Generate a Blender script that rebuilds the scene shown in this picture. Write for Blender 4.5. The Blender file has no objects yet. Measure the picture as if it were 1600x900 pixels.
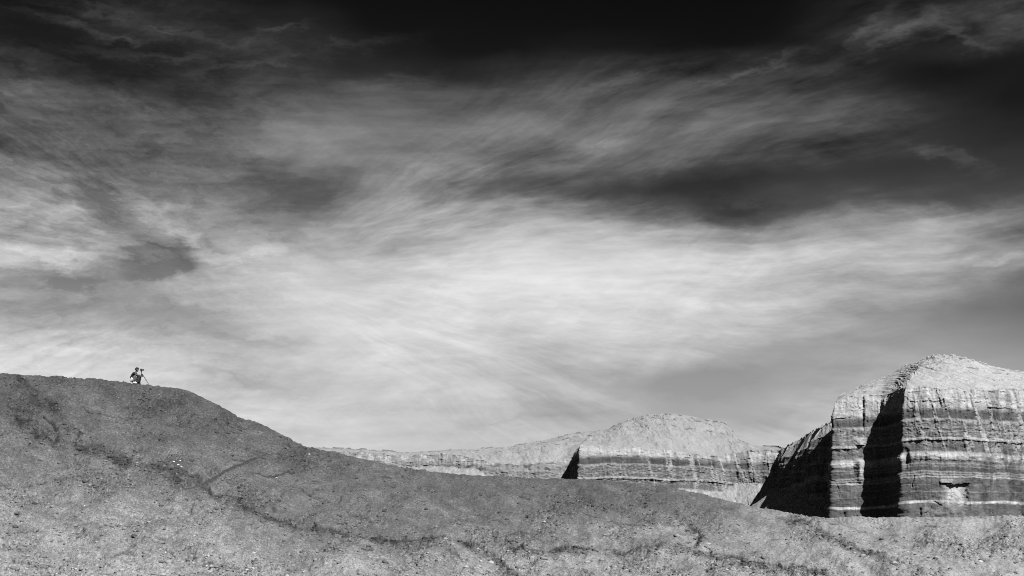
import bpy, bmesh, math, random
import numpy as np
from mathutils import Vector, Matrix

# ------------------------------------------------------------------ camera, world, sun, exposure
F, YH, CX = 2000.0, 900.0, 800.0          # focal length in photo pixels, eye level row, centre column
SUN_EL, SUN_AZ = math.radians(42), math.radians(152)   # azimuth from +Y towards +X (behind, right)
EXPO = 1.2
ALB = 0.553                                # albedo scale that goes with this exposure
scene = bpy.context.scene
C = scene.collection
cam = bpy.data.cameras.new('camera'); cam_ob = bpy.data.objects.new('camera', cam); C.objects.link(cam_ob)
cam_ob.location = (0, 0, 0); cam_ob.rotation_euler = (math.pi/2, 0, 0)
cam.sensor_width = 36; cam.lens = 36*F/1600; cam.shift_y = (YH-450)/1600
cam.clip_start = 0.1; cam.clip_end = 20000
scene.camera = cam_ob
scene.view_settings.view_transform = 'Standard'; scene.view_settings.look = 'None'
scene.view_settings.gamma = 1; scene.view_settings.use_curve_mapping = False
scene.view_settings.exposure = EXPO
scene.cycles.use_denoising = False; scene.cycles.filter_width = 1.05
scene.cycles.diffuse_bounces = 0; scene.cycles.max_bounces = 3

# photo greys of the sky, columns every 100 px from 0 to 1600 (cloud cover is derived from them)
SKY_ROWS = [0, 40, 75, 110, 150, 200, 250, 290, 330, 370, 400, 430, 470, 510, 550, 600, 650, 700]
SKY_GREY = [
 [18,25,35,35,22,15,12,10,10,12,12,14,18,30,40,35,50],
 [25,35,50,50,45,40,20,12,14,18,18,18,25,50,60,45,55],
 [30,30,30,40,50,45,35,25,25,30,28,25,25,40,45,30,35],
 [55,35,28,35,45,40,45,40,45,50,55,55,60,40,28,28,28],
 [85,90,65,62,70,85,90,80,80,85,95,85,80,85,75,35,30],
 [90,100,85,85,100,125,115,110,115,115,105,95,90,85,65,45,38],
 [110,105,100,100,115,120,120,115,100,90,85,80,70,60,52,55,55],
 [140,120,120,110,95,100,130,120,95,80,62,52,52,55,52,50,70],
 [150,130,115,150,120,120,155,150,150,140,120,100,80,100,120,125,105],
 [160,150,140,140,165,150,165,175,185,185,180,165,160,165,165,155,112],
 [185,190,125,115,175,175,175,190,205,210,200,185,180,180,170,155,118],
 [150,125,118,130,190,195,200,210,220,222,215,205,195,175,160,130,95],
 [160,150,140,155,190,205,210,215,215,215,210,200,180,150,125,105,90],
 [190,175,165,165,170,205,215,210,205,205,200,190,165,145,130,118,108],
 [212,208,198,184,180,195,205,205,200,195,185,165,140,145,150,145,135],
 [224,220,210,204,180,190,203,203,194,178,156,138,150,175,175,165,160],
 [222,218,214,210,203,202,198,192,187,184,176,166,175,195,195,190,185],
 [220,220,216,212,208,205,202,198,192,188,188,195,200,205,205,205,205]]
NISH_EL = [1,2,3,5,7,10,12,15,18,21,24,30]                 # red of the Nishita sky x 0.1 at azimuth -25, 0, 25
NISH_R = [[.8332,.752,.6601,.5019,.3948,.296,.2507,.2018,.1673,.1417,.1229,.0961],
          [.7445,.6721,.5878,.4522,.3577,.2692,.2261,.1854,.1542,.1324,.1149,.0917],
          [.636,.5594,.493,.3833,.3056,.2318,.2,.1645,.1393,.1211,.1075,.0888]]
CLEAR_K, CLEAR_R0, CLEAR_P, CLEAR_MAX = .46, .285, 5.2, .35
def clear_grey(a, ee):
    R = np.interp(math.degrees(a), (-25, 0, 25), [np.interp(math.degrees(math.atan(ee)), NISH_EL, r) for r in NISH_R])
    x = CLEAR_K*(R/CLEAR_R0)**CLEAR_P
    return (x/math.sqrt(1+(x/CLEAR_MAX)**2))**(1/2.2)
CLOUD_E = [0, .22, .26, .30, .325, .375, .43, .5, 1.0]
CLOUD_G = [.93, .93, .86, .74, .64, .54, .40, .34, .32]

WISPS = [(120,42,90,8,-8,.24),(260,86,120,8,5,.18),(50,92,80,8,-5,.12),(400,102,100,7,10,.15),(560,72,90,8,12,.14),(210,60,60,6,20,.14),(290,382,42,12,10,-.30),(262,416,58,11,8,-.36),(205,400,36,10,16,-.28),(305,404,28,14,0,-.24),(235,372,40,8,-20,-.18),(165,315,42,16,-15,-.22),(100,432,80,12,5,-.28),(70,470,70,12,0,-.12),(320,480,60,12,-12,-.14),(445,300,80,42,12,-.16),
 (1080,288,120,30,0,-.10),(1150,328,75,20,-12,-.20),(95,398,85,22,0,.20),(290,352,130,13,-28,.22),(455,372,110,12,22,.12),(1400,52,85,17,20,.42),(1350,45,50,10,35,.25),(1505,42,45,11,-35,.30),(1590,20,70,22,-20,.28),
 (330,62,130,9,-10,.16),(425,52,60,7,18,.18),(170,18,70,11,0,.14),(1180,106,75,9,18,.22),(1000,128,130,12,14,.16),(1450,345,170,20,3,.08),(1540,398,90,7,3,.10),(425,535,65,13,-6,-.14),(1120,592,90,14,8,-.14),
 (40,135,90,25,-12,.12),(480,205,120,20,-5,.10),(1500,240,60,10,-25,.16),(880,240,90,9,2,-.10),(760,300,120,22,0,-.10),(640,120,80,9,12,.12),(900,455,160,14,0,.05),(560,620,160,9,4,.06),(250,560,150,10,-2,.08),(80,548,160,9,3,.12),(560,575,140,8,-8,.07),(380,590,110,10,-10,-.14),(700,560,150,7,2,.06),(620,640,150,9,3,-.10),(850,655,120,7,4,-.10),(330,505,90,9,-12,-.10)]
def build_world():
    w = bpy.data.worlds.new('World'); scene.world = w; w.use_nodes = True
    nt = w.node_tree; N = nt.nodes; L = nt.links
    N.clear()
    def node(t, **kw):
        n = N.new(t)
        for k, v in kw.items(): setattr(n, k, v)
        return n
    def put(sock, v):
        if hasattr(v, 'is_output'): L.new(v, sock)
        else: sock.default_value = v
    def M(op, a, b=0.0, c=0.0, clamp=False):
        n = node('ShaderNodeMath', operation=op); n.use_clamp = clamp
        put(n.inputs[0], a); put(n.inputs[1], b); put(n.inputs[2], c)
        return n.outputs[0]
    def vec(x, y, z=0.0):
        n = node('ShaderNodeCombineXYZ'); put(n.inputs[0], x); put(n.inputs[1], y); put(n.inputs[2], z); return n.outputs[0]
    def noise(v, scale, detail, rough=.5):
        n = node('ShaderNodeTexNoise'); L.new(v, n.inputs['Vector'])
        n.inputs['Scale'].default_value = scale; n.inputs['Detail'].default_value = detail; n.inputs['Roughness'].default_value = rough
        return n
    def ramp(fac, pts, mode='LINEAR'):
        n = node('ShaderNodeValToRGB'); cr = n.color_ramp; cr.interpolation = mode
        while len(cr.elements) < len(pts): cr.elements.new(.5)
        for e, (p, v) in zip(cr.elements, sorted(pts)): e.position = p; e.color = (v, v, v, 1)
        put(n.inputs[0], fac); return n.outputs[0]
    def sstep(x, lo, hi, a=0.0, b=1.0):
        n = node('ShaderNodeMapRange', interpolation_type='SMOOTHSTEP')
        put(n.inputs[0], x); n.inputs[1].default_value = lo; n.inputs[2].default_value = hi
        n.inputs[3].default_value = a; n.inputs[4].default_value = b; return n.outputs[0]
    tc = node('ShaderNodeTexCoord'); sp = node('ShaderNodeSeparateXYZ'); L.new(tc.outputs['Generated'], sp.inputs[0])
    X, Y, Z = sp.outputs
    az = M('ARCTAN2', X, Y)
    e = M('DIVIDE', Z, M('MAXIMUM', M('SQRT', M('ADD', M('MULTIPLY', X, X), M('MULTIPLY', Y, Y))), .05))
    e = M('MAXIMUM', e, -.2)
    e = M('MINIMUM', e, 4.0)
    # clear sky: the red light of a Nishita sky (deep red filter, black and white film)
    sky = node('ShaderNodeTexSky', sky_type='NISHITA'); sky.sun_disc = False
    sky.sun_elevation = SUN_EL; sky.sun_rotation = SUN_AZ; sky.altitude = 1600
    rr = node('ShaderNodeSeparateColor'); L.new(sky.outputs[0], rr.inputs[0])
    lin = M('MULTIPLY', M('POWER', M('MULTIPLY', rr.outputs[0], .1/CLEAR_R0), CLEAR_P), CLEAR_K)
    lx = M('DIVIDE', lin, CLEAR_MAX)
    clear = M('POWER', M('DIVIDE', lin, M('SQRT', M('ADD', M('MULTIPLY', lx, lx), 1.0))), 1/2.2)
    # warped direction coordinates
    q0 = vec(M('MULTIPLY', az, 1.0), M('MULTIPLY', e, 2.2))
    n1 = noise(q0, 7, 5, .55); n2 = noise(q0, 26, 5, .6)
    s1 = node('ShaderNodeSeparateColor'); L.new(n1.outputs['Color'], s1.inputs[0])
    s2 = node('ShaderNodeSeparateColor'); L.new(n2.outputs['Color'], s2.inputs[0])
    def off(a, b, k1, k2): return M('ADD', M('MULTIPLY', M('SUBTRACT', a, .5), k1), M('MULTIPLY', M('SUBTRACT', b, .5), k2))
    azw = M('ADD', az, off(s1.outputs[0], s2.outputs[0], .085, .030))
    ew = M('ADD', e, off(s1.outputs[1], s2.outputs[1], .028, .014))
    # large cloud masses: one ramp per elevation, resampled from the table above
    AZ0, AZ1 = -.42, .42; NA = 17
    rows_e = sorted(set([(YH-r)/F for r in SKY_ROWS]))
    G = np.array(SKY_GREY, float)/255
    def grey_at(a, ee):
        px = np.clip((CX + F*math.tan(a))/100, 0, 15.999); py = np.clip(YH - F*ee/math.cos(a), 0, 700)
        i = int(px); fx = px-i
        col = G[:, i]*(1-fx) + G[:, i+1]*fx
        return float(np.interp(py, SKY_ROWS, col))
    fac = M('DIVIDE', M('SUBTRACT', azw, AZ0), AZ1-AZ0)
    acc = None
    for k, ee in enumerate(rows_e):
        cg = np.interp(ee, CLOUD_E, CLOUD_G)
        pts = []
        for j in range(NA):
            a = AZ0 + (AZ1-AZ0)*j/(NA-1)
            cl = clear_grey(a, ee)
            pts.append((j/(NA-1), float(np.clip((grey_at(a, ee)-cl)/max(cg-cl, .08), 0, 1))))
        r = ramp(fac, pts, 'CARDINAL')
        lo = rows_e[k-1] if k else None; hi = rows_e[k+1] if k < len(rows_e)-1 else None
        wgt = None
        if lo is not None: wgt = sstep(ew, lo, ee)
        if hi is not None:
            h = sstep(ew, ee, hi, 1.0, 0.0); wgt = h if wgt is None else M('MULTIPLY', wgt, h)
        t = M('MULTIPLY', r, wgt)
        acc = t if acc is None else M('ADD', acc, t)
    # the rest of the sky: streaky cover of the same kind
    g1 = noise(vec(M('MULTIPLY', azw, 1.6), M('MULTIPLY', ew, 5.0), 3.7), 1.6, 6, .55)
    cov_out = sstep(g1.outputs['Fac'], .44, .80)
    inside = M('MULTIPLY', sstep(M('ABSOLUTE', az), .40, .56, 1.0, 0.0), sstep(e, .45, .60, 1.0, 0.0))
    cov = M('ADD', M('MULTIPLY', acc, inside), M('MULTIPLY', cov_out, M('SUBTRACT', 1.0, inside)))
    # single wisps, streaks and gaps: photo pixel of the centre, half-lengths, slope, change of cover
    n3 = noise(q0, 38, 6, .68); s3 = node('ShaderNodeSeparateColor'); L.new(n3.outputs['Color'], s3.inputs[0])
    azb = M('ADD', azw, M('MULTIPLY', M('SUBTRACT', s3.outputs[0], .5), .055))
    eb = M('ADD', ew, M('MULTIPLY', M('SUBTRACT', s3.outputs[1], .5), .030))
    for (bx, by, rx, ry, ang, amp) in WISPS:
        a0 = math.atan((bx-CX)/F); e0 = (YH-by)/F*math.cos(a0); ca, sa = math.cos(math.radians(ang)), math.sin(math.radians(ang))
        da = M('SUBTRACT', azb, a0); de = M('SUBTRACT', eb, e0)
        u = M('MULTIPLY', M('ADD', M('MULTIPLY', da, ca), M('MULTIPLY', de, sa)), F/rx)
        v = M('MULTIPLY', M('SUBTRACT', M('MULTIPLY', de, ca), M('MULTIPLY', da, sa)), F/ry)
        g = M('EXPONENT', M('MULTIPLY', M('ADD', M('MULTIPLY', u, u), M('MULTIPLY', v, v)), -1.0))
        cov = M('ADD', cov, M('MULTIPLY', g, amp))
    cov = M('MAXIMUM', M('MINIMUM', cov, 1.0), 0.0)
    azf = M('ADD', az, M('MULTIPLY', M('SUBTRACT', s1.outputs[0], .5), .050))
    ef = M('ADD', e, M('MULTIPLY', M('SUBTRACT', s1.outputs[1], .5), .020))
    # fibres: long fine streaks, nearly level with some slanting ones
    def fibre(ang, sx, sy, seed, detail=7, rough=.6):
        ca, sa = math.cos(ang), math.sin(ang)
        u = M('ADD', M('MULTIPLY', azf, ca), M('MULTIPLY', ef, sa))
        v = M('SUBTRACT', M('MULTIPLY', ef, ca), M('MULTIPLY', azf, sa))
        n = noise(vec(M('MULTIPLY', u, sx), M('MULTIPLY', v, sy), seed), 1.0, detail, rough)
        return M('SUBTRACT', n.outputs['Fac'], .5)
    f1 = fibre(.05, 9, 62, 1.3)
    f2 = fibre(-.50, 8, 46, 8.1)
    f3 = fibre(.62, 8, 46, 5.4)
    # cirrus fanning out from a point low on the left
    fa, fe = math.atan((385-CX)/F), (YH-428)/F
    ra = M('SUBTRACT', azf, fa); re = M('SUBTRACT', ef, fe)
    rad = M('MAXIMUM', M('SQRT', M('ADD', M('MULTIPLY', ra, ra), M('MULTIPLY', M('MULTIPLY', re, re), 1.6))), .004)
    cth = M('DIVIDE', ra, rad); sth = M('DIVIDE', re, rad); lr = M('LOGARITHM', rad, 2.718)
    def fan(kt, kr, seed, detail, rough):
        n = noise(vec(M('ADD', M('MULTIPLY', cth, kt), seed), M('MULTIPLY', sth, kt), M('MULTIPLY', lr, kr)), 1.0, detail, rough)
        return M('MULTIPLY', M('MULTIPLY', M('SUBTRACT', n.outputs['Fac'], .5), sstep(rad, .03, .16)), sstep(M('ABSOLUTE', cth), .55, .92))
    fn1 = fan(7, 1.6, 2.0, 6, .62); fn2 = fan(26, 3.2, 7.0, 5, .65)
    f5 = fibre(.10, 26, 190, 4.4, 5, .62)
    mixn = noise(q0, 5, 2); m = sstep(mixn.outputs['Fac'], .40, .60)
    slant = M('ADD', M('MULTIPLY', f2, m), M('MULTIPLY', f3, M('SUBTRACT', 1.0, m)))
    puff = M('SUBTRACT', noise(vec(M('MULTIPLY', azw, 1.0), M('MULTIPLY', ew, 2.0), 9.0), 22, 8, .62).outputs['Fac'], .5)
    det = M('ADD', M('ADD', M('MULTIPLY', f1, .50), M('MULTIPLY', slant, .45)), M('MULTIPLY', puff, .20))
    det = M('ADD', det, M('ADD', M('ADD', M('MULTIPLY', fn1, .85), M('MULTIPLY', fn2, .60)), M('MULTIPLY', f5, .22)))
    lace = M('SUBTRACT', noise(vec(azb, M('MULTIPLY', eb, 2.4), 4.0), 34, 9, .66).outputs['Fac'], .5)
    det = M('ADD', det, M('MULTIPLY', M('MULTIPLY', lace, .75), sstep(az, -.26, -.10, 1.0, .22)))
    # detail is strongest where cover is partial
    part = M('ADD', M('MULTIPLY', M('MULTIPLY', cov, M('SUBTRACT', 1.0, cov)), 2.7), .27)
    gate = M('MAXIMUM', sstep(cov, .04, .30), sstep(az, -.24, -.14, .85, 0.0))
    part = M('MULTIPLY', M('ADD', part, sstep(az, -.24, -.14, .16, 0.0)), M('MINIMUM', gate, 1.0))
    cov2 = M('ADD', cov, M('MULTIPLY', det, part), clamp=True)
    cgrey = ramp(e, [(p, v) for p, v in zip(CLOUD_E, CLOUD_G)])
    grey = M('ADD', clear, M('MULTIPLY', cov2, M('SUBTRACT', cgrey, clear)))
    out = M('MULTIPLY', M('POWER', M('MAXIMUM', grey, 0.0), 2.2), 10/(2**EXPO))
    bg = node('ShaderNodeBackground'); L.new(out, bg.inputs[0]); bg.inputs[1].default_value = .1
    ow = node('ShaderNodeOutputWorld'); L.new(bg.outputs[0], ow.inputs[0])
    w.cycles.sampling_method = 'MANUAL'; w.cycles.sample_map_resolution = 512
build_world()

sun = bpy.data.lights.new('sun', 'SUN'); sun.energy = 5.0; sun.angle = math.radians(.53); sun.color = (1, 1, 1)
sun_ob = bpy.data.objects.new('sun', sun); C.objects.link(sun_ob)
to_sun = Vector((math.sin(SUN_AZ)*math.cos(SUN_EL), math.cos(SUN_AZ)*math.cos(SUN_EL), math.sin(SUN_EL)))
sun_ob.rotation_euler = to_sun.to_track_quat('Z', 'Y').to_euler(); sun_ob.location = to_sun*50

# ------------------------------------------------------------------ helpers
def tag(o, label=None, cat=None, group=None, kind=None):
    for k, v in (('label', label), ('category', cat), ('group', group), ('kind', kind)):
        if v: o[k] = v
    return o

def nz(x, y, seed=0):
    """2-D gradient noise, about -0.7 to 0.7"""
    x = np.asarray(x, np.float32); y = np.asarray(y, np.float32)
    xi = np.floor(x); yi = np.floor(y); fx = x-xi; fy = y-yi
    xi = xi.astype(np.int64); yi = yi.astype(np.int64)
    def g(ix, iy, dx, dy):
        h = (ix*374761393 + iy*668265263 + seed*1442695041) & 0xffffffff
        h = ((h ^ (h >> 13))*1274126177) & 0xffffffff
        h = (h ^ (h >> 16)) & 1023
        a = h.astype(np.float32)*(2*math.pi/1024)
        return np.cos(a)*dx + np.sin(a)*dy
    u = fx*fx*fx*(fx*(fx*6-15)+10); v = fy*fy*fy*(fy*(fy*6-15)+10)
    a = g(xi, yi, fx, fy); b = g(xi+1, yi, fx-1, fy); c = g(xi, yi+1, fx, fy-1); d = g(xi+1, yi+1, fx-1, fy-1)
    return (a+(b-a)*u) + ((c+(d-c)*u)-(a+(b-a)*u))*v

def fbm(x, y, octv=4, seed=0, gain=.5, lac=2.03):
    s = 0; a = 1.0
    for i in range(octv):
        s = s + a*nz(x, y, seed+i*17); x = x*lac + 11.3; y = y*lac + 5.7; a *= gain
    return s

def ridged(x, y, octv=3, seed=0):
    s = 0; a = 1.0
    for i in range(octv):
        s = s + a*(1-np.minimum(np.abs(nz(x, y, seed+i*31))*3.2, 1)); x = x*2.1+3; y = y*2.1+9; a *= .5
    return s

def sm(x, a, b):
    t = np.clip((x-a)/(b-a), 0, 1); return t*t*(3-2*t)

def grid_mesh(name, P, tone, mat, attrs=None):
    """P (rows, cols, 3) -> one mesh with a per-vertex albedo attribute"""
    R, K = P.shape[:2]
    idx = np.arange(R*K).reshape(R, K)
    q = np.stack([idx[:-1, :-1], idx[:-1, 1:], idx[1:, 1:], idx[1:, :-1]], -1).reshape(-1, 4)
    me = bpy.data.meshes.new(name)
    me.vertices.add(R*K); me.vertices.foreach_set('co', P.reshape(-1).astype(np.float32))
    me.loops.add(q.size); me.loops.foreach_set('vertex_index', q.reshape(-1).astype(np.int32))
    me.polygons.add(len(q)); me.polygons.foreach_set('loop_start', np.arange(0, q.size, 4, dtype=np.int32))
    me.polygons.foreach_set('use_smooth', np.ones(len(q), bool))
    me.update(calc_edges=True)
    at = me.attributes.new('tone', 'FLOAT', 'POINT'); at.data.foreach_set('value', (ALB*tone).reshape(-1).astype(np.float32))
    me.materials.append(mat)
    o = bpy.data.objects.new(name, me); C.objects.link(o)
    return o

def mat_attr(name, nscale, namp, bscale, bstr, bdist, rough=.95, squash=(1, 1, 1)):
    """albedo from the 'tone' attribute with fine procedural grain and bump"""
    m = bpy.data.materials.new(name); m.use_nodes = True
    nt = m.node_tree; N = nt.nodes; L = nt.links; b = N['Principled BSDF']
    a = N.new('ShaderNodeAttribute'); a.attribute_name = 'tone'
    tc = N.new('ShaderNodeTexCoord'); mp = N.new('ShaderNodeMapping'); mp.inputs['Scale'].default_value = squash
    L.new(tc.outputs['Object'], mp.inputs[0])
    n = N.new('ShaderNodeTexNoise'); n.inputs['Scale'].default_value = nscale; n.inputs['Detail'].default_value = 6; n.inputs['Roughness'].default_value = .68
    L.new(mp.outputs[0], n.inputs['Vector'])
    r = N.new('ShaderNodeMapRange'); r.inputs[1].default_value = .25; r.inputs[2].default_value = .75
    r.inputs[3].default_value = 1-namp; r.inputs[4].default_value = 1+namp; L.new(n.outputs['Fac'], r.inputs[0])
    x = N.new('ShaderNodeMath'); x.operation = 'MULTIPLY'; L.new(a.outputs['Fac'], x.inputs[0]); L.new(r.outputs[0], x.inputs[1])
    L.new(x.outputs[0], b.inputs['Base Color'])
    n2 = N.new('ShaderNodeTexNoise'); n2.inputs['Scale'].default_value = bscale; n2.inputs['Detail'].default_value = 7; n2.inputs['Roughness'].default_value = .7
    L.new(mp.outputs[0], n2.inputs['Vector'])
    bp = N.new('ShaderNodeBump'); bp.inputs['Strength'].default_value = bstr; bp.inputs['Distance'].default_value = bdist
    L.new(n2.outputs['Fac'], bp.inputs['Height']); L.new(bp.outputs[0], b.inputs['Normal'])
    b.inputs['Roughness'].default_value = rough; b.inputs['Specular IOR Level'].default_value = .15
    return m

def mat_plain(name, g, rough=.8, var=.15, scale=40, metal=0.0, spec=.3):
    m = bpy.data.materials.new(name); m.use_nodes = True
    nt = m.node_tree; N = nt.nodes; L = nt.links; b = N['Principled BSDF']
    n = N.new('ShaderNodeTexNoise'); n.inputs['Scale'].default_value = scale; n.inputs['Detail'].default_value = 5
    tc = N.new('ShaderNodeTexCoord'); L.new(tc.outputs['Object'], n.inputs['Vector'])
    r = N.new('ShaderNodeMapRange'); r.inputs[1].default_value = .3; r.inputs[2].default_value = .7
    r.inputs[3].default_value = g*(1-var); r.inputs[4].default_value = g*(1+var)
    L.new(n.outputs['Fac'], r.inputs[0]); L.new(r.outputs[0], b.inputs['Base Color'])
    b.inputs['Roughness'].default_value = rough; b.inputs['Metallic'].default_value = metal; b.inputs['Specular IOR Level'].default_value = spec
    return m

M_SOIL = mat_attr('clay_soil', 11, .42, 15, .8, .06)
M_ROCK = mat_attr('layered_rock', 1.6, .16, 2.4, .5, .18, squash=(1, 1, 1.8))
M_FLOOR = mat_plain('desert_floor', .24*ALB, .95, .25, .05)
M_PATH = mat_plain('trodden_clay', .042*ALB, .95, .3, 14)
M_STONE = mat_attr('stone', 30, .2, 60, .3, .01)
M_WSTONE = mat_plain('white_stone', .62*ALB*1.3, .9, .15, 30)
M_DSTONE = mat_plain('dark_clod', .07*ALB, .95, .3, 12)

def world_from_px(px, py, d):
    return np.stack([(px-CX)/F*d, d*np.ones_like(px), (YH-py)/F*d], -1)

# ------------------------------------------------------------------ the desert floor to the horizon
def build_floor():
    n = 81
    t = np.linspace(-1, 1, n); t = np.sign(t)*np.abs(t)**2.2*5000
    x, y = np.meshgrid(t, t+300)
    z = -1.9 + fbm(x/140, y/140, 3, 5)*.5 - .6
    P = np.stack([x, y, z], -1)
    o = grid_mesh('desert_floor', P, np.full(x.shape, .24), M_FLOOR)
    tag(o, 'pale flat desert floor between the dark hill and the cliffs', kind='structure')
build_floor()

# ------------------------------------------------------------------ the foreground hill
SKYL = [(-700, 640), (-300, 600), (-120, 586), (0, 584), (40, 586), (100, 588.5), (150, 592.5), (200, 598), (240, 602.5), (262, 605), (285, 608), (305, 615),
        (330, 627), (355, 641), (380, 655), (400, 659), (415, 666), (440, 680), (460, 689), (478, 698.5), (500, 702.5), (530, 709), (560, 716), (600, 725), (650, 734),
        (690, 739), (740, 743), (800, 746), (860, 748), (910, 749), (960, 752.5), (1010, 757), (1050, 762), (1085, 769), (1120, 778), (1160, 788), (1185, 794),
        (1215, 798.5), (1245, 804), (1270, 808), (1290, 809), (1330, 807.5), (1380, 809), (1440, 808.5), (1500, 808), (1560, 806), (1600, 806), (1700, 803), (1900, 800), (2300, 820)]
CRESTD = [(-700, 80), (0, 72), (211, 66.5), (300, 66), (480, 64), (600, 66), (800, 66), (1000, 63), (1200, 60), (1300, 58), (1600, 60), (2300, 64)]
D0, YB = 29.0, 916.0
us = np.concatenate([np.linspace(-700, -40, 40)[:-1], np.arange(-40, 1641, 1.3), np.linspace(1641, 2300, 40)[1:]])
kn = np.array(SKYL, float)
def smooth_interp(u, k, w=10):
    base = np.interp(np.arange(k[0, 0], k[-1, 0]+1), k[:, 0], k[:, 1])
    ker = np.hanning(w*2+1); ker /= ker.sum()
    pad = np.pad(base, w, mode='edge'); b = np.convolve(pad, ker, 'valid')
    return np.interp(u, np.arange(k[0, 0], k[-1, 0]+1), b)
ysk = smooth_interp(us, kn, 7)
Dc = smooth_interp(us, np.array(CRESTD, float), 60)
NV = 350
vs = np.linspace(0, 1, NV)
vs = 1-(1-vs)**1.06
tau = 1-(1-vs)**(1/1.65)
yy = YB + (ysk[None, :]-YB)*vs[:, None]           # photo row of each node
dd = D0 + (Dc[None, :]-D0)*tau[:, None]
uu = np.broadcast_to(us[None, :], yy.shape)
zz = (YH-yy)/F*dd

def seg_dist(pu, pv, pts):
    """distance in photo pixels to a polyline, and the side (positive = below it)"""
    best = np.full(pu.shape, 1e9, np.float32); side = np.zeros(pu.shape, np.float32)
    pts = np.array(pts, float)
    for (x0, y0), (x1, y1) in zip(pts[:-1], pts[1:]):
        dx, dy = x1-x0, y1-y0; l2 = dx*dx+dy*dy
        t = np.clip(((pu-x0)*dx+(pv-y0)*dy)/l2, 0, 1)
        ex, ey = pu-(x0+t*dx), pv-(y0+t*dy); d = np.hypot(ex, ey)
        m = d < best; best = np.where(m, d, best)
        sg = np.sign(dx*ey-dy*ex)*(1 if dx >= 0 else -1); side = np.where(m, sg, side)
    return best, side

WASHES = [  # polyline, groove half-width px, depth m, dark rubble band width below px
 ([(318,760),(333,773),(350,778),(368,784),(380,792),(395,795),(412,806),(440,812),(470,817),(500,820),(534,828),(575,833),(619,836),(650,834),(681,839),(728,846),(762,857),(778,868),(806,900),(815,914)], 2.4, .20, 11),
 ([(778,866),(790,853),(803,850),(850,852),(900,849),(950,851),(1000,850),(1050,858),(1100,862),(1150,869),(1200,876),(1250,889),(1300,902)], 2.2, .15, 11),
 ([(735,820),(748,836),(758,850),(772,864)], 1.3, .05, 0),
 ([(848,866),(836,876),(828,888),(818,900)], 1.8, .10, 0),
 ([(10,633),(38,642),(62,644)], 1.4, .10, 0),
 ([(70,655),(82,662),(90,670)], 1.6, .12, 0),
 ([(130,640),(165,650),(210,650),(245,643)], 1.2, .06, 0),
 ([(0,842),(30,836),(60,830),(90,825),(128,822),(170,823),(186,824)], 1.5, .09, 0),
 ([(40,594),(62,618),(90,632),(104,655),(118,668)], 1.5, .05, 16),
 ([(40,655),(75,668),(130,688),(168,698),(220,720),(262,736),(300,747)], 1.5, .05, 20),
 ([(395,742),(412,745),(435,742),(458,739)], 1.5, .10, 0),
 ([(640,845),(690,855),(740,880)], 1.4, .05, 0),
 ([(1062,795),(1078,812),(1093,830),(1088,850)], 2.0, .10, 8),
 ([(1252,812),(1300,838),(1370,868),(1430,895)], 2.2, .07, 14),
 ([(1300,822),(1380,835),(1450,846),(1540,850),(1600,848)], 1.5, .05, 0),
 ([(900,800),(960,815),(1010,812),(1060,820)], 1.4, .05, 0),
 ([(700,790),(760,805),(840,835),(900,842)], 1.4, .05, 0),
 ([(1200,874),(1240,882),(1262,886)], 1.6, .12, 0),
 ([(180,875),(200,868),(215,872)], 1.5, .08, 0),
 ([(250,862),(262,858),(274,866)], 1.6, .12, 0),
 ([(480,770),(520,780),(570,800),(600,815)], 1.3, .05, 0)]
PATH = [(292,764),(312,759),(330,750),(350,737),(372,727),(395,718),(412,712)]

# intrinsic coordinates of the slope (metres along the slope face)
US = uu*.030; VSF = yy*.030
fade = sm(1-vs, 0, .10)[:, None]                      # keep the skyline
rough = np.zeros_like(zz); tone = np.zeros_like(zz)
rough += fbm((US+.5*VSF)/5.0, (VSF-.3*US)/2.6, 3, 3)*.30*fade
rough += fbm(US/1.6, VSF/.9, 4, 9)*.15*(.35+.65*fade)
n_small = fbm(US/.34, VSF/.20, 3, 21, .6)
clump = sm(fbm(US/2.6+.3*nz(US, VSF, 4), VSF/1.3, 4, 40), -.05, .42)          # rubbly patches
rough += n_small*(.022+.050*clump)
rough += fbm(US/.11, VSF/.075, 2, 23, .7)*(.010+.020*clump)
# small clay ledges: ridged lines running along the slope
warp = fbm(US/3, VSF/2, 2, 77)
led = ridged(US/2.4+warp*1.2, VSF/.75+US*.10+warp, 2, 55)
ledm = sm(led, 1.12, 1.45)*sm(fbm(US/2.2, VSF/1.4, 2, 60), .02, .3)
rough -= ledm*.07
band = np.zeros_like(zz); groove = np.zeros_like(zz)
jit_u = uu + 5*fbm(uu/22, yy/18, 4, 90, .6); jit_v = yy + 4.5*fbm(uu/20, yy/30, 4, 91, .6)
for pts, hw, dep, bw in WASHES:
    a = np.array(pts); x0, y0 = a.min(0)-45; x1, y1 = a.max(0)+45
    cs = np.where((us > x0) & (us < x1))[0]
    if not len(cs): continue
    sl = slice(cs[0], cs[-1]+1)
    dist, side = seg_dist(jit_u[:, sl], jit_v[:, sl], pts)
    mod = .30+1.0*np.clip(1.5*fbm(uu[:, sl]/30, yy[:, sl]/30, 3, 95)+.5, 0, 1)
    g = np.exp(-(dist/hw)**2)*np.clip(mod*1.15, 0, 1.2)
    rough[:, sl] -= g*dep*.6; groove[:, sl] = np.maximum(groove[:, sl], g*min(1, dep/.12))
    if bw:
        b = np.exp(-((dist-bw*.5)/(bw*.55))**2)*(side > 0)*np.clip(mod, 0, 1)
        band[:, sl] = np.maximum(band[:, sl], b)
        rough[:, sl] += b*n_small[:, sl]*.05
dpath, _ = seg_dist(uu, yy, PATH)
rough = np.where(dpath < 9, rough*sm(dpath, 3.5, 9)*1.0 - .02*(1-sm(dpath, 3, 6)), rough)
zz_h = zz + rough
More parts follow.
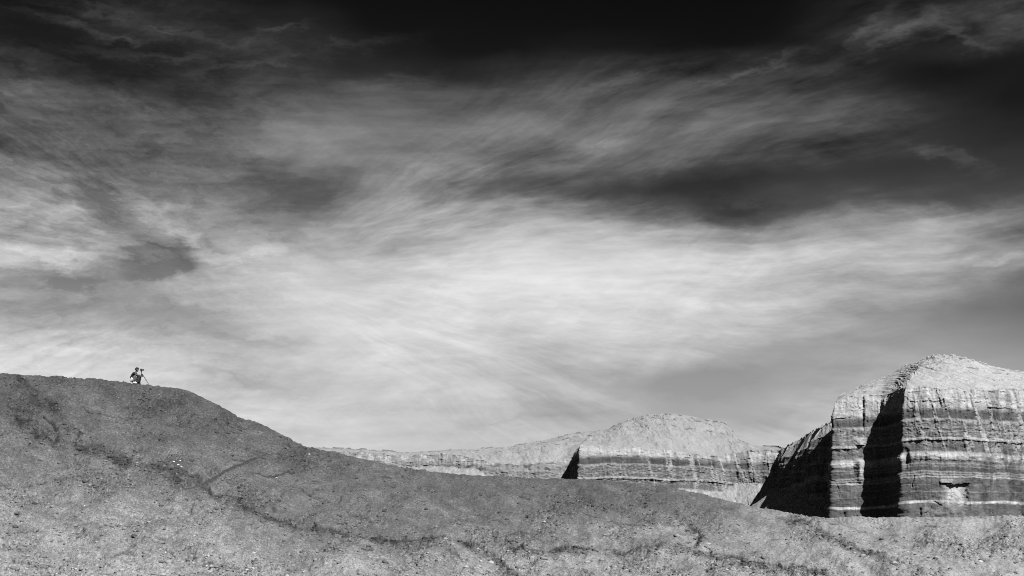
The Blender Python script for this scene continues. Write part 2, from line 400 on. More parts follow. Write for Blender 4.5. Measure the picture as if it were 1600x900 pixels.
# crumbly skyline
zz_h += (fbm(us/9, us*0, 4, 33)*.035 + np.maximum(fbm(us/5, us*0+3, 3, 34), 0)*.06 + .05*np.maximum(fbm(us/16, us*0+6, 3, 36), 0))[None, :]*sm(vs, .9, 1)[:, None]

# soil colour: darker stony clay on the upper slope and the knoll, pale silt low down
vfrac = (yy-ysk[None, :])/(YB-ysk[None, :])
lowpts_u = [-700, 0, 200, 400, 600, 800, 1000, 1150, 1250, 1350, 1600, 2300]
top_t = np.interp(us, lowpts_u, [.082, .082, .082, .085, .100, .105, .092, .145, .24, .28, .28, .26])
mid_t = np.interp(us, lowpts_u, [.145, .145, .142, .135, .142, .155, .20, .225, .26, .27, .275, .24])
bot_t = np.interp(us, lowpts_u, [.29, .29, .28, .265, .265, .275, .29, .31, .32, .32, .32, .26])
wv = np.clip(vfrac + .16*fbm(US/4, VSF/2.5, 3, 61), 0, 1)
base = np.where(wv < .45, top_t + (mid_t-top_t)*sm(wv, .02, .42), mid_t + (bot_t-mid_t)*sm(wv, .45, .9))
patch = fbm(US/2.2, VSF/1.1, 4, 62, .6); patch2 = fbm(US/.6, VSF/.32, 3, 63, .65); big = fbm(US/6.5, VSF/3.2, 3, 66)
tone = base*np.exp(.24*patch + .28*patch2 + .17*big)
rs = np.random.RandomState(3)
grain = fbm(US/.10, VSF/.06, 2, 68, .8); wn = rs.randn(*uu.shape)
strike = fbm((US+VSF*.9)/1.9, (VSF-US*.34)/.42, 4, 69, .6)
tone *= np.exp(.40*grain*(.6+clump) + .24*wn + .30*strike)
tone *= 1-.32*clump*sm(patch2, -.25, .35)
fleck = sm(fbm(US/.30, VSF/.13, 2, 70, .6), .36, .5)*sm(clump+.5*strike, .1, .7); tone *= 1-.5*fleck; zz_h += fleck*.045*fade
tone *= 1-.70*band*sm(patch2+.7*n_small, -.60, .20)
tone *= 1-.64*np.clip(groove*1.3, 0, 1)  # shade of the shallow grooves painted into the tone
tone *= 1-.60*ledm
tone = np.clip(tone, .028, .42)

# near ground from the foot of the slope to beneath the camera, and the back of the hill
nd = np.array([1.5, 4, 8, 13, 18, 22, 25.5, 27.7])
near = []
for d in nd:
    t = (d-1.5)/(D0-1.5); z = -1.65 + (zz_h[0]+1.65)*t**1.3
    near.append(np.stack([(us-CX)/F*d, np.full_like(us, d), z + .05*nz(us/60, us*0+d, 8)], -1))
back = []
for k in np.linspace(0, 1, 26)[1:]:
    dl = 70*k**1.4; d = Dc+dl; t = k*k*(3-2*k)
    z = zz_h[-1] + (-3.0-zz_h[-1])*t
    back.append(np.stack([(us-CX)/F*d, d, z], -1))
Pm = np.stack([(uu-CX)/F*dd, dd, zz_h], -1)
P = np.concatenate([np.stack(near), Pm, np.stack(back)], 0)
edge = sm(us, -700, -350)*(1-sm(us, 1950, 2300))
P[..., 2] = -3.0 + (P[..., 2]+3.0)*edge[None, :]
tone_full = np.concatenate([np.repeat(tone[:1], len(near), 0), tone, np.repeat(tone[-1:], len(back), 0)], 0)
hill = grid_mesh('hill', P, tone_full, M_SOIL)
tag(hill, 'dark rounded clay hill in the foreground sloping down to the right', kind='structure')

def ground_at(px, py):
    """point of the slope seen at a photo pixel"""
    i = int(np.clip(np.searchsorted(us, px)-1, 0, len(us)-2)); f = (px-us[i])/(us[i+1]-us[i])
    def col(j):
        v = np.interp(-py, -yy[:, j], np.arange(NV)); k = int(min(v, NV-2)); g = v-k
        return Pm[k, j]*(1-g)+Pm[k+1, j]*g
    return Vector(col(i)*(1-f)+col(i+1)*f)
def ground_z(x, y):
    px = CX+F*x/y; i = int(np.clip(np.searchsorted(us, px)-1, 0, len(us)-2)); f = (px-us[i])/(us[i+1]-us[i])
    return float(np.interp(y, P[:, i, 1], P[:, i, 2])*(1-f) + np.interp(y, P[:, i+1, 1], P[:, i+1, 2])*f)

# the trodden path
def build_path():
    pts = np.array([(268,767),(292,764),(312,759),(330,750),(350,737),(372,727),(395,718),(412,711),(440,707),(474,704)], float); s = np.concatenate([[0], np.cumsum(np.hypot(*np.diff(pts, axis=0).T))])
    n = int(s[-1]/.9); t = np.linspace(0, s[-1], n)
    x = np.interp(t, s, pts[:, 0]); y = np.interp(t, s, pts[:, 1])
    ker = np.hanning(25); ker /= ker.sum()
    xs = np.convolve(np.pad(x, 12, mode='edge'), ker, 'valid'); ysm = np.convolve(np.pad(y, 12, mode='edge'), ker, 'valid')
    w = np.interp(t/s[-1], [0, .12, .25, .42, .62, .70, .85, 1], [.5, 1.2, 2.6, 3.6, 2.6, 1.3, .8, .4])
    rows = []; tn = np.zeros((n, 15))
    wl = w*(1+1.0*fbm(t/7, t*0+1.5, 4, 3, .6)); wr = w*(1+1.0*fbm(t/7, t*0+7.5, 4, 5, .6))
    for k in range(n):
        row = []
        for q, c in enumerate(np.linspace(-1, 1, 15)):
            p = ground_at(xs[k]+c*.4*wl[k], ysm[k]+c*(wl[k] if c < 0 else wr[k]))
            p.z += .020*(1-abs(c))**.5 - .014*(abs(c) > .93)
            row.append(p)
            tn[k, q] = .050+.055*abs(c)**2.5
        rows.append(row)
    kk, cc = np.meshgrid(np.arange(n), np.arange(15), indexing='ij')
    tn = tn*np.exp(.5*fbm(kk/6, cc/2.5, 3, 12, .6) + .18*np.random.RandomState(5).randn(n, 15))
    tn = tn*np.interp(np.arange(n)/n, [0, .2, .65, .75, 1], [1.6, 1.05, 1.0, 1.3, 1.6])[:, None]
    o = grid_mesh('path', np.array(rows), tn, M_SOIL)
    tag(o, 'dark narrow footpath climbing the hillside towards the ridge', kind='structure')
build_path()

# ------------------------------------------------------------------ layered cliffs
BANDS = [  # photo row on the near mesa (300 m away): albedo, relief outward in m
 (560,.40,0),(600,.40,.05),(602,.38,.40),(604,.34,.10),(612,.41,.12),(625,.42,.25),(636,.38,.42),(639.5,.24,.40),(643,.10,.32),(653.5,.072,.35),(656.5,.28,.72),(659,.33,.62),
 (661,.125,.45),(667,.115,.5),(669,.22,.58),(671,.13,.5),(676,.24,.58),(677,.13,.5),(681,.15,.55),(683,.12,.5),(685,.38,.9),(688,.40,.92),(690,.10,.35),(692,.115,.32),(699,.135,.38),(706,.125,.42),
 (709,.34,1.0),(714,.42,1.35),(719,.33,1.15),(722,.18,.8),(724,.13,.75),(726,.25,.9),(728,.13,.8),(730,.22,.85),(732,.085,.75),(737,.09,.78),(739,.30,1.0),(741,.15,.9),(743,.36,1.05),(744.5,.13,.92),(746.5,.46,1.08),(748.5,.13,.95),
 (756.5,.105,.97),(757.5,.22,1.0),(758.5,.10,.97),(767.5,.105,1.0),(768.5,.23,1.03),(769.5,.10,1.0),(777,.105,1.0),(782.5,.10,1.0),(784.3,.50,1.18),(786.7,.50,1.18),(788.5,.09,1.05),(806,.10,1.2),(860,.14,1.5),(960,.16,1.7)]
BZ = np.array([(900-b[0])*.15 for b in BANDS])[::-1]; BA = np.array([b[1] for b in BANDS])[::-1]; BO = np.array([b[2] for b in BANDS])[::-1]

def resample(keys, step):
    """keys: rows of (x, y, zrim, tx, ty, tz, ztalus, px) -> dense columns by plan arc length"""
    k = np.array(keys, float)
    s = np.concatenate([[0], np.cumsum(np.hypot(np.diff(k[:, 0]), np.diff(k[:, 1])))])
    n = int(s[-1]/step)+1; t = np.linspace(0, s[-1], n)
    A = np.stack([np.interp(t, s, k[:, i]) for i in range(k.shape[1])], -1)
    def blur(a, w):
        ker = np.hanning(2*w+3)[1:-1]; ker /= ker.sum(); return np.convolve(np.pad(a, w, mode='edge'), ker, 'valid')
    for i in (0, 1): A[:, i] = blur(A[:, i], max(1, int(.45/step)))
    for i in (2, 3, 4, 5, 6): A[:, i] = blur(A[:, i], max(1, int(3.0/step)))
    return t, A, blur

def build_cliff(parts, keys, step, dz, cfg, zbot=-4.0):
    t, A, blur = resample(keys, step)
    x, y, zr, tx, ty, tz, zt, px = A.T
    dx = np.gradient(blur(x, max(1, int(1.5/step)))); dy = np.gradient(blur(y, max(1, int(1.5/step)))); l = np.hypot(dx, dy)+1e-9
    nx, ny = dy/l, -dx/l                                  # outward
    nx = blur(nx, max(1, int(.6/step))); ny = blur(ny, max(1, int(.6/step))); l = np.hypot(nx, ny)+1e-9; nx /= l; ny /= l
    S = t[None, :]
    zr_s = zr; zt_s = zt
    zr = zr + .7*fbm(t/5, t*0, 5, cfg['seed'], .6)
    zt = np.minimum(zt + 1.6*fbm(t/6, t*0+2, 4, cfg['seed']+40, .6), zr-1.0)
    # --- cliff rows from the talus top to the rim
    nc = int((zr-zt).max()/dz)+2
    w = np.linspace(0, 1, nc)[:, None]
    Zc = zt[None, :] + (zr-zt)[None, :]*w
    SS = np.broadcast_to(S, Zc.shape); PX = np.broadcast_to(px[None, :], Zc.shape)
    zeff = Zc + .55*fbm(SS/16, Zc/40, 2, cfg['seed']+1) + .32*fbm(SS/8, Zc/5, 2, cfg['seed']+43) + .20*fbm(SS/2.0, Zc/1.5, 4, cfg['seed']+2, .65)*sm(Zc, 17.2, 20) + cfg['zoff'](PX)
    off = (np.interp(zeff, BZ, BO)-.5)*cfg.get('relief', .6); alb = np.interp(zeff, BZ, BA)
    hgt = (zr[None, :]-Zc)
    off = off + hgt*.035
    # rock roughness, vertical flutes and fissures
    off += .24*fbm(SS/2.4, Zc/2.0, 5, cfg['seed']+3, .58) + .30*fbm(SS/6, Zc/4, 3, cfg['seed']+45) + .05*fbm(SS/.5, Zc/.35, 2, cfg['seed']+4)
    off += .11*fbm(SS/.7+.3*nz(SS/2, Zc/3, 2), Zc/6, 3, cfg['seed']+49, .6)
    fl = cfg['flute'](PX)
    flute = fbm(SS/5.0+.15*nz(SS, Zc/4, 8), Zc/22, 3, cfg['seed']+5, .4)
    off += fl*1.1*flute
    upper = sm(zeff, 27, 33)
    off += (.05+.13*upper)*fbm(SS/1.1, Zc/3, 4, cfg['seed']+16, .6)
    off -= (.3+.55*np.clip(fbm(SS/4, SS*0+1, 3, cfg['seed']+17, .5)+.35, 0, 1))*(1-sm(hgt, 0, cfg.get('round', 1.9)))**1.5*cfg.get('round', 1.9)/1.9
    fis = sm(ridged(SS/5.0+.2*fbm(SS/2, Zc/3, 2, 5), Zc/16, 1, cfg['seed']+6), .93, 1.0)*sm(fbm(SS/4, Zc/4, 2, cfg['seed']+7), .05, .3)
    off -= fis*.32*(1-cfg.get('cover', lambda p: 0*p)(PX))
    # crumbled light debris over the mottled band, wash streaks from above
    mott = sm(zeff, 29.5, 31)*(1-sm(zeff, 35.9, 36.7))
    mm = sm(fbm(SS/1.1, Zc/.55, 3, cfg['seed']+8, .6), .04, .22)*mott*cfg.get('mottle', .6)
    alb = alb + (.30-alb)*mm; off += mm*.12
    st = sm(fbm(SS/2.2+(Zc/9), Zc/20, 3, cfg['seed']+9)+.0, .10, .34)*cfg['wash'](PX)*sm(zeff, 24, 33)
    st = st*sm(fbm(SS/.7, Zc/.9, 2, cfg['seed']+10)+.45*st, -.1, .25)
    alb = alb + (.37-alb)*st; off += st*.35
    cv = cfg.get('cover', lambda p: 0*p)(PX)*sm(fbm(SS/3, Zc/1.6, 4, cfg['seed']+41, .6), -.35, -.05)
    alb = alb + (.27-alb)*cv
    dk = sm(fbm(SS/2.6+.5*fbm(SS/3, Zc/4, 3, cfg['seed']+44), Zc/16, 4, cfg['seed']+11, .55), .0, .42)*cfg['stain'](PX)
    alb *= 1-.65*dk
    alb *= np.exp(.26*fbm(SS/3.0, Zc/1.2, 3, cfg['seed']+12) + .24*fbm(SS/.5, Zc/.25, 3, cfg['seed']+13, .65) + .30*fbm(SS/.8+.3*nz(SS/2, Zc/3, 2), Zc/7, 3, cfg['seed']+14, .6) + .12*fbm(SS/9, zeff/.22, 2, cfg['seed']+15))
    brk = sm(fbm(SS/3.5, Zc/2.0, 5, cfg['seed']+42, .62), .10, .26)*cfg.get('broken', .5)     # spalled and dusted patches
    alb = alb + (.165-alb)*brk*.7; off += brk*.10
    alb = alb*(1-(1-cfg.get('toplight', 1.0))*upper)
    # thin dark bedding cracks / broken ledges
    for zc, amp, ln in ((43.3, .16, 5.), (40.6, .10, 3.), (39.2, .14, 9.), (34.6, .08, 4.)):
        zl = zc + .9*fbm(SS/13, SS*0, 4, int(zc*7), .6)
        mk = sm(fbm(SS/ln, SS*0+zc, 5, int(zc), .65), .06, .16)*upper
        th = .07+.08*np.clip(nz(SS/2, SS*0+zc, 3)+.5, 0, 1)
        off += amp*mk*(np.exp(-((zeff-zl-.22)/.18)**2) - 1.2*np.exp(-((zeff-zl)/th)**2))
        alb *= 1-.5*mk*np.exp(-((zeff-zl)/th)**2)
    for f in cfg.get('extra', []): off, alb = f(PX, Zc, off, alb, SS)
    Xc = x[None, :]+nx[None, :]*off; Yc = y[None, :]+ny[None, :]*off
    # --- talus below
    nt_ = 70; w = (np.linspace(0, 1, nt_)[:-1]**.8)[:, None]
    w = 1-(1-w)
    Zt = zbot + (zt_s-zbot)[None, :]*w + (zt-zt_s)[None, :]*sm(w, .9, 1)
    run = np.maximum(zt_s[None, :]-Zt, 0)*1.45
    St = np.broadcast_to(S, Zt.shape)
    gul = fbm(St/4.5, run/40, 3, cfg['seed']+20)
    o_t = blur(off[0], max(1, int(3.0/step)))[None, :]*sm(run, 0, 1.5) + off[0][None, :]*(1-sm(run, 0, 1.5)) + run 
    Xt = x[None, :]+nx[None, :]*o_t; Yt = y[None, :]+ny[None, :]*o_t
    Zt0 = Zt; tsp = fbm(Xt/.9, Yt/1.3, 4, cfg['seed']+23, .65); Zt = Zt + (.35*tsp + .5*fbm(Xt/4, Yt/5, 2, cfg['seed']+24))*np.minimum(run/3, 1)
    at = .26*np.exp(.25*fbm(Xt/3, Yt/5, 3, cfg['seed']+21)+.45*tsp+.30*fbm(Xt/.35, Yt/.6, 2, cfg['seed']+22, .7))
    # --- cap slope from the rim to the ridge
    nk = cfg.get('caprows', 150); w = np.linspace(0, 1, nk)[1:, None]
    bw_ = max(1, int(2.5/step)); o_s = blur(off[-1], bw_)
    m0 = 1-sm(w, 0, .07)
    x1 = x[None, :]+nx[None, :]*(o_s[None, :]+(off[-1]-o_s)[None, :]*m0); y1 = y[None, :]+ny[None, :]*(o_s[None, :]+(off[-1]-o_s)[None, :]*m0)
    zr1 = zr_s[None, :]+(zr-zr_s)[None, :]*m0
    Xk = x1+(tx[None, :]-x1)*w; Yk = y1+(ty[None, :]-y1)*w
    shp = w + cfg.get('bulge', .10)*np.sin(np.pi*w)
    Zk = zr1+(tz[None, :]-zr1)*shp
    Sk = np.broadcast_to(S, Zk.shape); Lk = np.hypot(tx-x, ty-y)[None, :]
    sk = Sk + cfg.get('skew', 0)*w*Lk
    riseF = sm((tz-zr_s)[None, :], .5, 5)
    sk = sk + 2.2*fbm(Sk/7, w*Lk/8, 4, cfg['seed']+37) 
    ril = fbm(sk/2.0, w*Lk/24, 4, cfg['seed']+30, .6)
    rl = sm(ridged(sk/3.4+.2*nz(sk, w*Lk/5, 3), w*Lk/20, 2, cfg['seed']+31), 1.1, 1.45)*sm(fbm(sk/4, w*Lk/6, 4, cfg['seed']+38, .6), .0, .35)
    Zk = Zk + (ril*.14-rl*.34+.75*fbm(sk/6, w*Lk/24, 3, cfg['seed']+46, .45)+.09*fbm(Sk/.9, w*Lk/1.2, 4, cfg['seed']+35, .6)+.27*fbm(sk/.9+.3*nz(Sk/1.5, w*Lk/3, 9), w*Lk/8, 3, cfg['seed']+47, .55)+.25*fbm(Sk/4, w*Lk/5, 2, cfg['seed']+39))*riseF*sm(w, 0, .12)*(1-.6*sm(w, .9, 1))
    Zk = Zk + .05*fbm(Sk/1.0, w*Lk/1.5, 3, cfg['seed']+32)
    # broken rock ledges on the dome, undercut shade painted into the albedo
    led_shade = []
    for wl, am in cfg.get('capledge', []):
        wlv = wl + .05*fbm(Sk/6, Sk*0, 2, int(wl*100))
        mk = sm(fbm(Sk/2.6, Sk*0+wl*9, 3, int(wl*50)), .0, .15)
        Zk = Zk + am*mk*(1-sm(np.abs(w-wlv), .0, .03)); led_shade.append(mk*(1-sm(np.abs(w-wlv+.022), .0, .018)))
    ak = cfg.get('capalb', .345)*np.exp(.08*ril-.30*rl*riseF-.10*np.clip(-ril, 0, 1)*riseF+.13*fbm(Sk/.6, w*Lk/.8, 4, cfg['seed']+33, .7)+.22*fbm(sk/.9+.3*nz(Sk/1.5, w*Lk/3, 9), w*Lk/8, 3, cfg['seed']+48, .6)+.10*fbm(Sk/6, w*Lk/5, 2, cfg['seed']+36))  # shading of rills and ribs is put into the albedo too
    for m_ in led_shade: ak = ak*(1-.6*m_)
    spk = sm(fbm(Sk/.8+.5*nz(Sk, w*Lk, 4), w*Lk/1.2, 4, cfg['seed']+34, .7), .28, .46)*cfg.get('speck', lambda p, w: .25+0*p)(np.broadcast_to(px[None, :], Zk.shape), w)
    ak = ak*(1-.50*spk); Zk = Zk + spk*.05
    # --- back of the ridge
    nb = 14; w = np.linspace(0, 1, nb)[1:, None]
    rl_ = np.hypot(tx, ty); bx = (tx/rl_+.12)[None, :]; by = (ty/rl_)[None, :]
    Xb = tx[None, :]+bx*60*w; Yb = ty[None, :]+by*60*w; Zb = tz[None, :]-1.5*w-(tz[None, :]-zbot)*sm(w, .15, 1)
    Zb[:] = Zb + (Zk[-1]-tz)[None, :]*(1-w)
    PP = np.concatenate([np.stack([Xt, Yt, Zt], -1), np.stack([Xc, Yc, Zc], -1), np.stack([Xk, Yk, Zk], -1), np.stack([Xb, Yb, Zb], -1)], 0)
    TT = np.clip(np.concatenate([at, alb, ak, np.full(Zb.shape, .3)], 0), .05, .66)
    prev = 0; res = []
    for name, key_end, label in parts:
        e = len(t)-1 if key_end is None else int(np.argmin(np.hypot(x-keys[key_end][0], y-keys[key_end][1])))
        o = grid_mesh(name, PP[:, prev:e+1], TT[:, prev:e+1], M_ROCK); tag(o, label, kind='structure'); res.append(o); prev = e
    return res

def K(px, D, zr, rpx, rpy, rD, zt):
    return ((px-CX)/F*D, D, zr, (rpx-CX)/F*rD, rD, (YH-rpy)/F*rD, zt, px)

# far plateau on the left, domed butte in the middle, shaded bay wall towards the mesa
mid = [K(200,500,44,200,704,512,40), K(420,470,45,420,700,478,41), K(500,459,45,500,699.5,467,41), K(560,457,44.3,560,701.5,465,40), K(640,455,42.8,640,707,462,39), K(700,452,43.6,700,703,462,39),
       K(745,449,41,750,700.5,468,37.5), K(790,447,39,805,696.5,474,33), K(845,447,39.5,860,685,480,29), K(880,452,40.5,905,675.5,482,24), K(890,452,42.4,935,674,478,20),
       K(904,418,42.9,955,671,470,20), K(950,419,42.5,985,655,468,22), K(1000,420,42,1015,647,466,22), K(1050,422.5,41.5,1040,645,464,24), K(1085,426,40.6,1070,648,462,26),
       K(1110,429,40.4,1105,655,460,28), K(1140,431,41,1131,660,458,30), K(1165,431,42.0,1148,677,450,31), K(1190,430,42.5,1168,697,445,31.5), K(1216,427,42.3,1215,698.5,438,31)]
mid += [(88.0,420,38.6,91.6,430,43.0,30,1230), (84.0,403,36.9,91.2,408,43.3,27,1237), (88.0,394,38.0,91.0,398,43.4,27,1267), (83.0,377,36.6,90.0,383,43.2,25,1250), (87.6,367,38.0,89.0,372,43.0,25,1305),
        (81.0,352,36.8,88.6,361,42.7,22,1269), (88.5,341,40.0,91,349,42.6,22,1347), (110,338,41.0,112,350,42.6,22,1450)]
sp_mid = lambda p, w: np.where(p < 900, .22, .10)
build_cliff([('plateau', 10, 'low pale plateau rim on the horizon behind the dark hill'), ('butte', 20, 'pale domed butte with a dark band in the middle distance'), ('cliff', None, 'shaded cliff spurs between the domed butte and the striped mesa')],
    mid, .22, .15, dict(seed=100, zoff=lambda p: np.interp(p, [0, 890, 900, 1080, 1130, 1230], [0, 0, 0, 0, .8, 1.6]), flute=lambda p: np.interp(p, [0, 780, 890, 905, 1020, 1080, 1300], [.15, .30, .4, .28, .6, 1.2, .6]),
    cover=lambda p: np.interp(p, [0, 870, 888, 892, 1060, 1130, 1230], [.92, .92, .85, 0, 0, .35, .3]),
    wash=lambda p: np.interp(p, [0, 890, 910, 960, 1000, 1040, 1080, 1230, 1235], [.15, .15, .25, .25, .35, .9, 1, .8, .2]), stain=lambda p: np.interp(p, [0, 900, 1010, 1060, 1230], [.2, .1, .2, .6, .6]), mottle=.8, toplight=.84, round=3.6, broken=.25, capalb=.275, skew=.35, bulge=.08, caprows=170,
    capledge=[(.95, .5), (.80, .3), (.55, .2)], speck=sp_mid))

# striped mesa on the right
def zpx(y, D): return (YH-y)/F*D
def scar(PX, Z, off, alb, SS):
    jx = PX + 4.5*fbm(SS/1.5, Z/1.5, 4, 301, .6); jz = Z + 1.2*fbm(SS/1.5, Z/1.2, 3, 302)
    lo, hi = zpx(800, 297), zpx(757.5, 297)
    ins = sm(jx, 1476, 1481)*(1-sm(jx, 1508, 1512))*(1-sm(Z-.035*(PX-1495)*.5+.12*fbm(SS/.9, SS*0, 3, 304), hi-.05, hi+.12))*sm(jz, lo, lo+2.5)
    off = off - .85*ins*sm(jz, hi-5.0, hi)
    fresh = sm(jx, 1466, 1484)*(1-sm(jx, 1496, 1514))*(1-sm(Z, hi-.2, hi))*sm(jz, lo-.5, lo+3)
    alb = alb + (.46-alb)*fresh*.9
    blk = sm(jx, 1465, 1468)*(1-sm(jx, 1484, 1486))*sm(Z, zpx(756, 297), zpx(755, 297))*(1-sm(Z, zpx(749.5, 297), zpx(748.5, 297)))
    off = off + .45*blk; alb = alb + (.36-alb)*blk*.8
    dust = sm(jx, 1425, 1450)*(1-sm(jx, 1505, 1540))*(1-sm(Z, zpx(790, 297), zpx(770, 297)))*sm(fbm(SS/1.5, Z/1.2, 3, 303), -.15, .15)
    alb = alb + (.20-alb)*dust*.8
    return off, alb
def pillar(PX, Z, off, alb, SS):
    g = np.exp(-((PX-1342)/6.0)**2)*sm(Z, zpx(760, 316), zpx(742, 316))*(1-sm(Z, zpx(724, 316), zpx(717, 316)))
    off = off + 1.3*g; alb = alb + (.40-alb)*np.clip(g*1.2, 0, 1)  # bump plus lighter albedo painting the pillar's sunlit edge
    g2 = np.exp(-((PX-1343)/8.0)**2)*sm(Z, zpx(700, 316), zpx(698, 316))*(1-sm(Z, zpx(690, 316), zpx(686, 316)))
    off = off + .8*g2; alb = alb + (.38-alb)*np.clip(g2*1.2, 0, 1)
    # fissure running down from the rim beside the shadowed recess, foot cracks
    c = np.exp(-((PX-1349-1.5*nz(Z/2, Z*0+2, 3))/2.0)**2)*sm(Z, zpx(690, 316), zpx(665, 316)); off = off - .8*c
    for cx, top in ((1318, 797), (1438, 795), (1588, 785)):
        c = np.exp(-((PX-cx-1.2*nz(Z*1.3, Z*0+cx, 6))/1.6)**2)*(1-sm(Z, zpx(top+3, 305), zpx(top, 305))); off = off - .5*c
    # loose blocks at the prow
    b = np.exp(-((PX-1417)/3.5)**2)*np.exp(-((Z-zpx(716, 300))/1.6)**2); off = off - 1.1*b
    b = np.exp(-((PX-1422)/9)**2)*(1-sm(Z, zpx(795, 300), zpx(770, 300))); off = off + .9*b
    return off, alb
mesa = [K(1400,430,40,1415,640,445,10), K(1345,370,41,1360,650,385,10), K(1300,316,41.6,1309,624,325,8), K(1302,312.5,42.2,1311,621,324,8), K(1313,312.2,43.2,1318,616,325,8), K(1345,312,44.0,1346,605,328,8), K(1376,311.5,44.2,1380,590,334,8), K(1389,309,44.4,1415,572,336,8),
        K(1412,299.5,44.5,1452,557.5,336,8), K(1440,298,43.9,1462,555.5,335,8), K(1480,297,43.4,1485,555,334,8), K(1520,297,43.2,1510,559,334,8), K(1560,299,43.6,1545,571,334,8), K(1600,303,44.2,1585,580,334,8),
        K(1680,312,44.5,1680,585,340,8), K(1850,330,44.5,1850,590,360,8), K(2050,380,44,2060,600,410,8)]
def sp_mesa(p, w): return np.where(p < 1405, .5, np.where(p < 1425, .3, .10)) + .3*sm(w, .9, 1)
build_cliff([('mesa', None, 'tall striped mesa with a domed top at the right')], mesa, .125, .105,
    dict(seed=200, zoff=lambda p: np.interp(p, [1280, 1350, 1405, 1415, 1480, 1520, 1580, 1700], [.9, .9, .4, 0, .1, .55, .3, 0]), flute=lambda p: np.interp(p, [1290, 1350, 1410, 1470, 1540, 1600, 1700], [.06, .12, .15, .22, .75, 1.2, 1.2]),
    wash=lambda p: np.interp(p, [1290, 1350, 1420, 1440, 1470, 1600], [.1, .3, .15, .5, .85, .8]), stain=lambda p: np.interp(p, [1290, 1400, 1500, 1540, 1600], [.15, .15, .2, .8, .9]), mottle=.55, skew=1.0, bulge=.06, caprows=230, capalb=.36,
    capledge=[(.975, .4), (.90, .25), (.62, .15)], speck=sp_mesa, extra=[scar, pillar]))

# ------------------------------------------------------------------ stones on the hill
rng = random.Random(7)
def rock_mesh(name, seed, mat, sub=2, flat=.62, amp=.28):
    bm = bmesh.new(); bmesh.ops.create_icosphere(bm, subdivisions=sub, radius=1)
    r = random.Random(seed); planes = []
    for _ in range(9):
        n = Vector((r.gauss(0, 1), r.gauss(0, 1), r.gauss(0, 1))).normalized(); planes.append((n, r.uniform(.62, .92)))
    for v in bm.verts:
        for n, d in planes:
            k = v.co.dot(n)
            if k > d: v.co -= n*(k-d)*.9
        v.co *= 1+r.uniform(-.5, .5)*amp*.35
        v.co.z *= flat
        v.co.x *= 1.25
    me = bpy.data.meshes.new(name); bm.to_mesh(me); bm.free(); me.materials.append(mat)
    return me

def build_gravel(n):
    """countless small stones lying on the slope, one mesh"""
    rs = np.random.RandomState(11)
    tmpl = []
    for k in range(8):
        bm = bmesh.new(); bmesh.ops.create_icosphere(bm, subdivisions=1, radius=1)
        v = np.array([q.co[:] for q in bm.verts]); f = np.array([[q.index for q in p.verts] for p in bm.faces]); bm.free()
        v = v*(1+.30*rs.randn(len(v), 1).clip(-1.2, 1.2)*.8)*np.array([1.25, 1, .65]); tmpl.append((v, f))
    wgt = (.10+1.0*clump+2.2*band+1.2*np.clip(groove, 0, 1)+.6*sm(strike, .0, .4))*((us > -30) & (us < 1630))[None, :]
    wgt[-2:] *= .3
    # even out per photo area (rows are denser where the skyline is low)
    wgt = wgt*((YB-ysk)/300)[None, :]
    p = wgt.ravel()/wgt.sum(); pick = rs.choice(wgt.size, n, p=p)
    base = Pm.reshape(-1, 3)[pick]; tb = tone.ravel()[pick]
    V = []; Fc = []; T = []; o = 0
    for i in range(n):
        v, f = tmpl[i % 8]
        sz = min(.016*math.exp(.62*abs(rs.randn())), .09)
        a = rs.rand()*6.283; ca, sa = math.cos(a), math.sin(a)
        w = v*sz; x = w[:, 0]*ca-w[:, 1]*sa; y = w[:, 0]*sa+w[:, 1]*ca
        b = base[i]
        V.append(np.stack([x+b[0], y+b[1], w[:, 2]+b[2]+sz*.18], -1)); Fc.append(f+o); o += len(v)
        k = rs.rand(); t = tb[i]*(.45+.75*rs.rand()) if k < .994 else .20+.12*rs.rand()
        T.append(np.full(len(v), np.clip(t, .03, .5)))
    V = np.concatenate(V); Fc = np.concatenate(Fc); T = np.concatenate(T)
    me = bpy.data.meshes.new('gravel'); me.vertices.add(len(V)); me.vertices.foreach_set('co', V.ravel().astype(np.float32))
    me.loops.add(Fc.size); me.loops.foreach_set('vertex_index', Fc.ravel().astype(np.int32))
    me.polygons.add(len(Fc)); me.polygons.foreach_set('loop_start', np.arange(0, Fc.size, 3, dtype=np.int32)); me.update(calc_edges=True)
    at = me.attributes.new('tone', 'FLOAT', 'POINT'); at.data.foreach_set('value', (ALB*T).astype(np.float32))
    me.materials.append(M_STONE)
    ob = bpy.data.objects.new('gravel', me); C.objects.link(ob)
    tag(ob, 'loose small stones strewn over the dark hillside', kind='stuff')
build_gravel(12000)

WM = [rock_mesh('white_stone', 40+i, M_WSTONE) for i in range(3)]
DM = [rock_mesh('dark_clod', 60+i, M_DSTONE, 2, .6, .5) for i in range(4)]
def rock(name, me, px, py, wpx, label, group=None, cat='stone'):
    p = ground_at(px, py); d = p.y; r = wpx*.5*d/F/1.25
    o = bpy.data.objects.new(name, me); C.objects.link(o)
    o.location = (p.x, p.y, p.z + r*.22); o.scale = (r, r, r); o.rotation_euler = (rng.uniform(-.15, .15), rng.uniform(-.15, .15), rng.uniform(0, 6.28))
    tag(o, label, cat, group)
for i, (a, b, w_, wh) in enumerate(((271.5,732,5.0,'leftmost'), (281.5,730.5,4.0,'topmost'), (278.5,736.5,5.5,'largest, middle'), (283.5,739.5,4.0,'lowest'))):
    rock('white_stone', WM[i % 3], a, b, w_, wh+' white stone of the cluster left of the dark footpath', 'cluster of white stones left of the footpath')
rock('white_stone', WM[1], 483.5, 711.5, 4.5, 'lone white stone just below the ridge line where the hill drops')
rock('white_stone', WM[2], 432, 747, 4.5, 'white stone on the open slope right of the dark footpath')
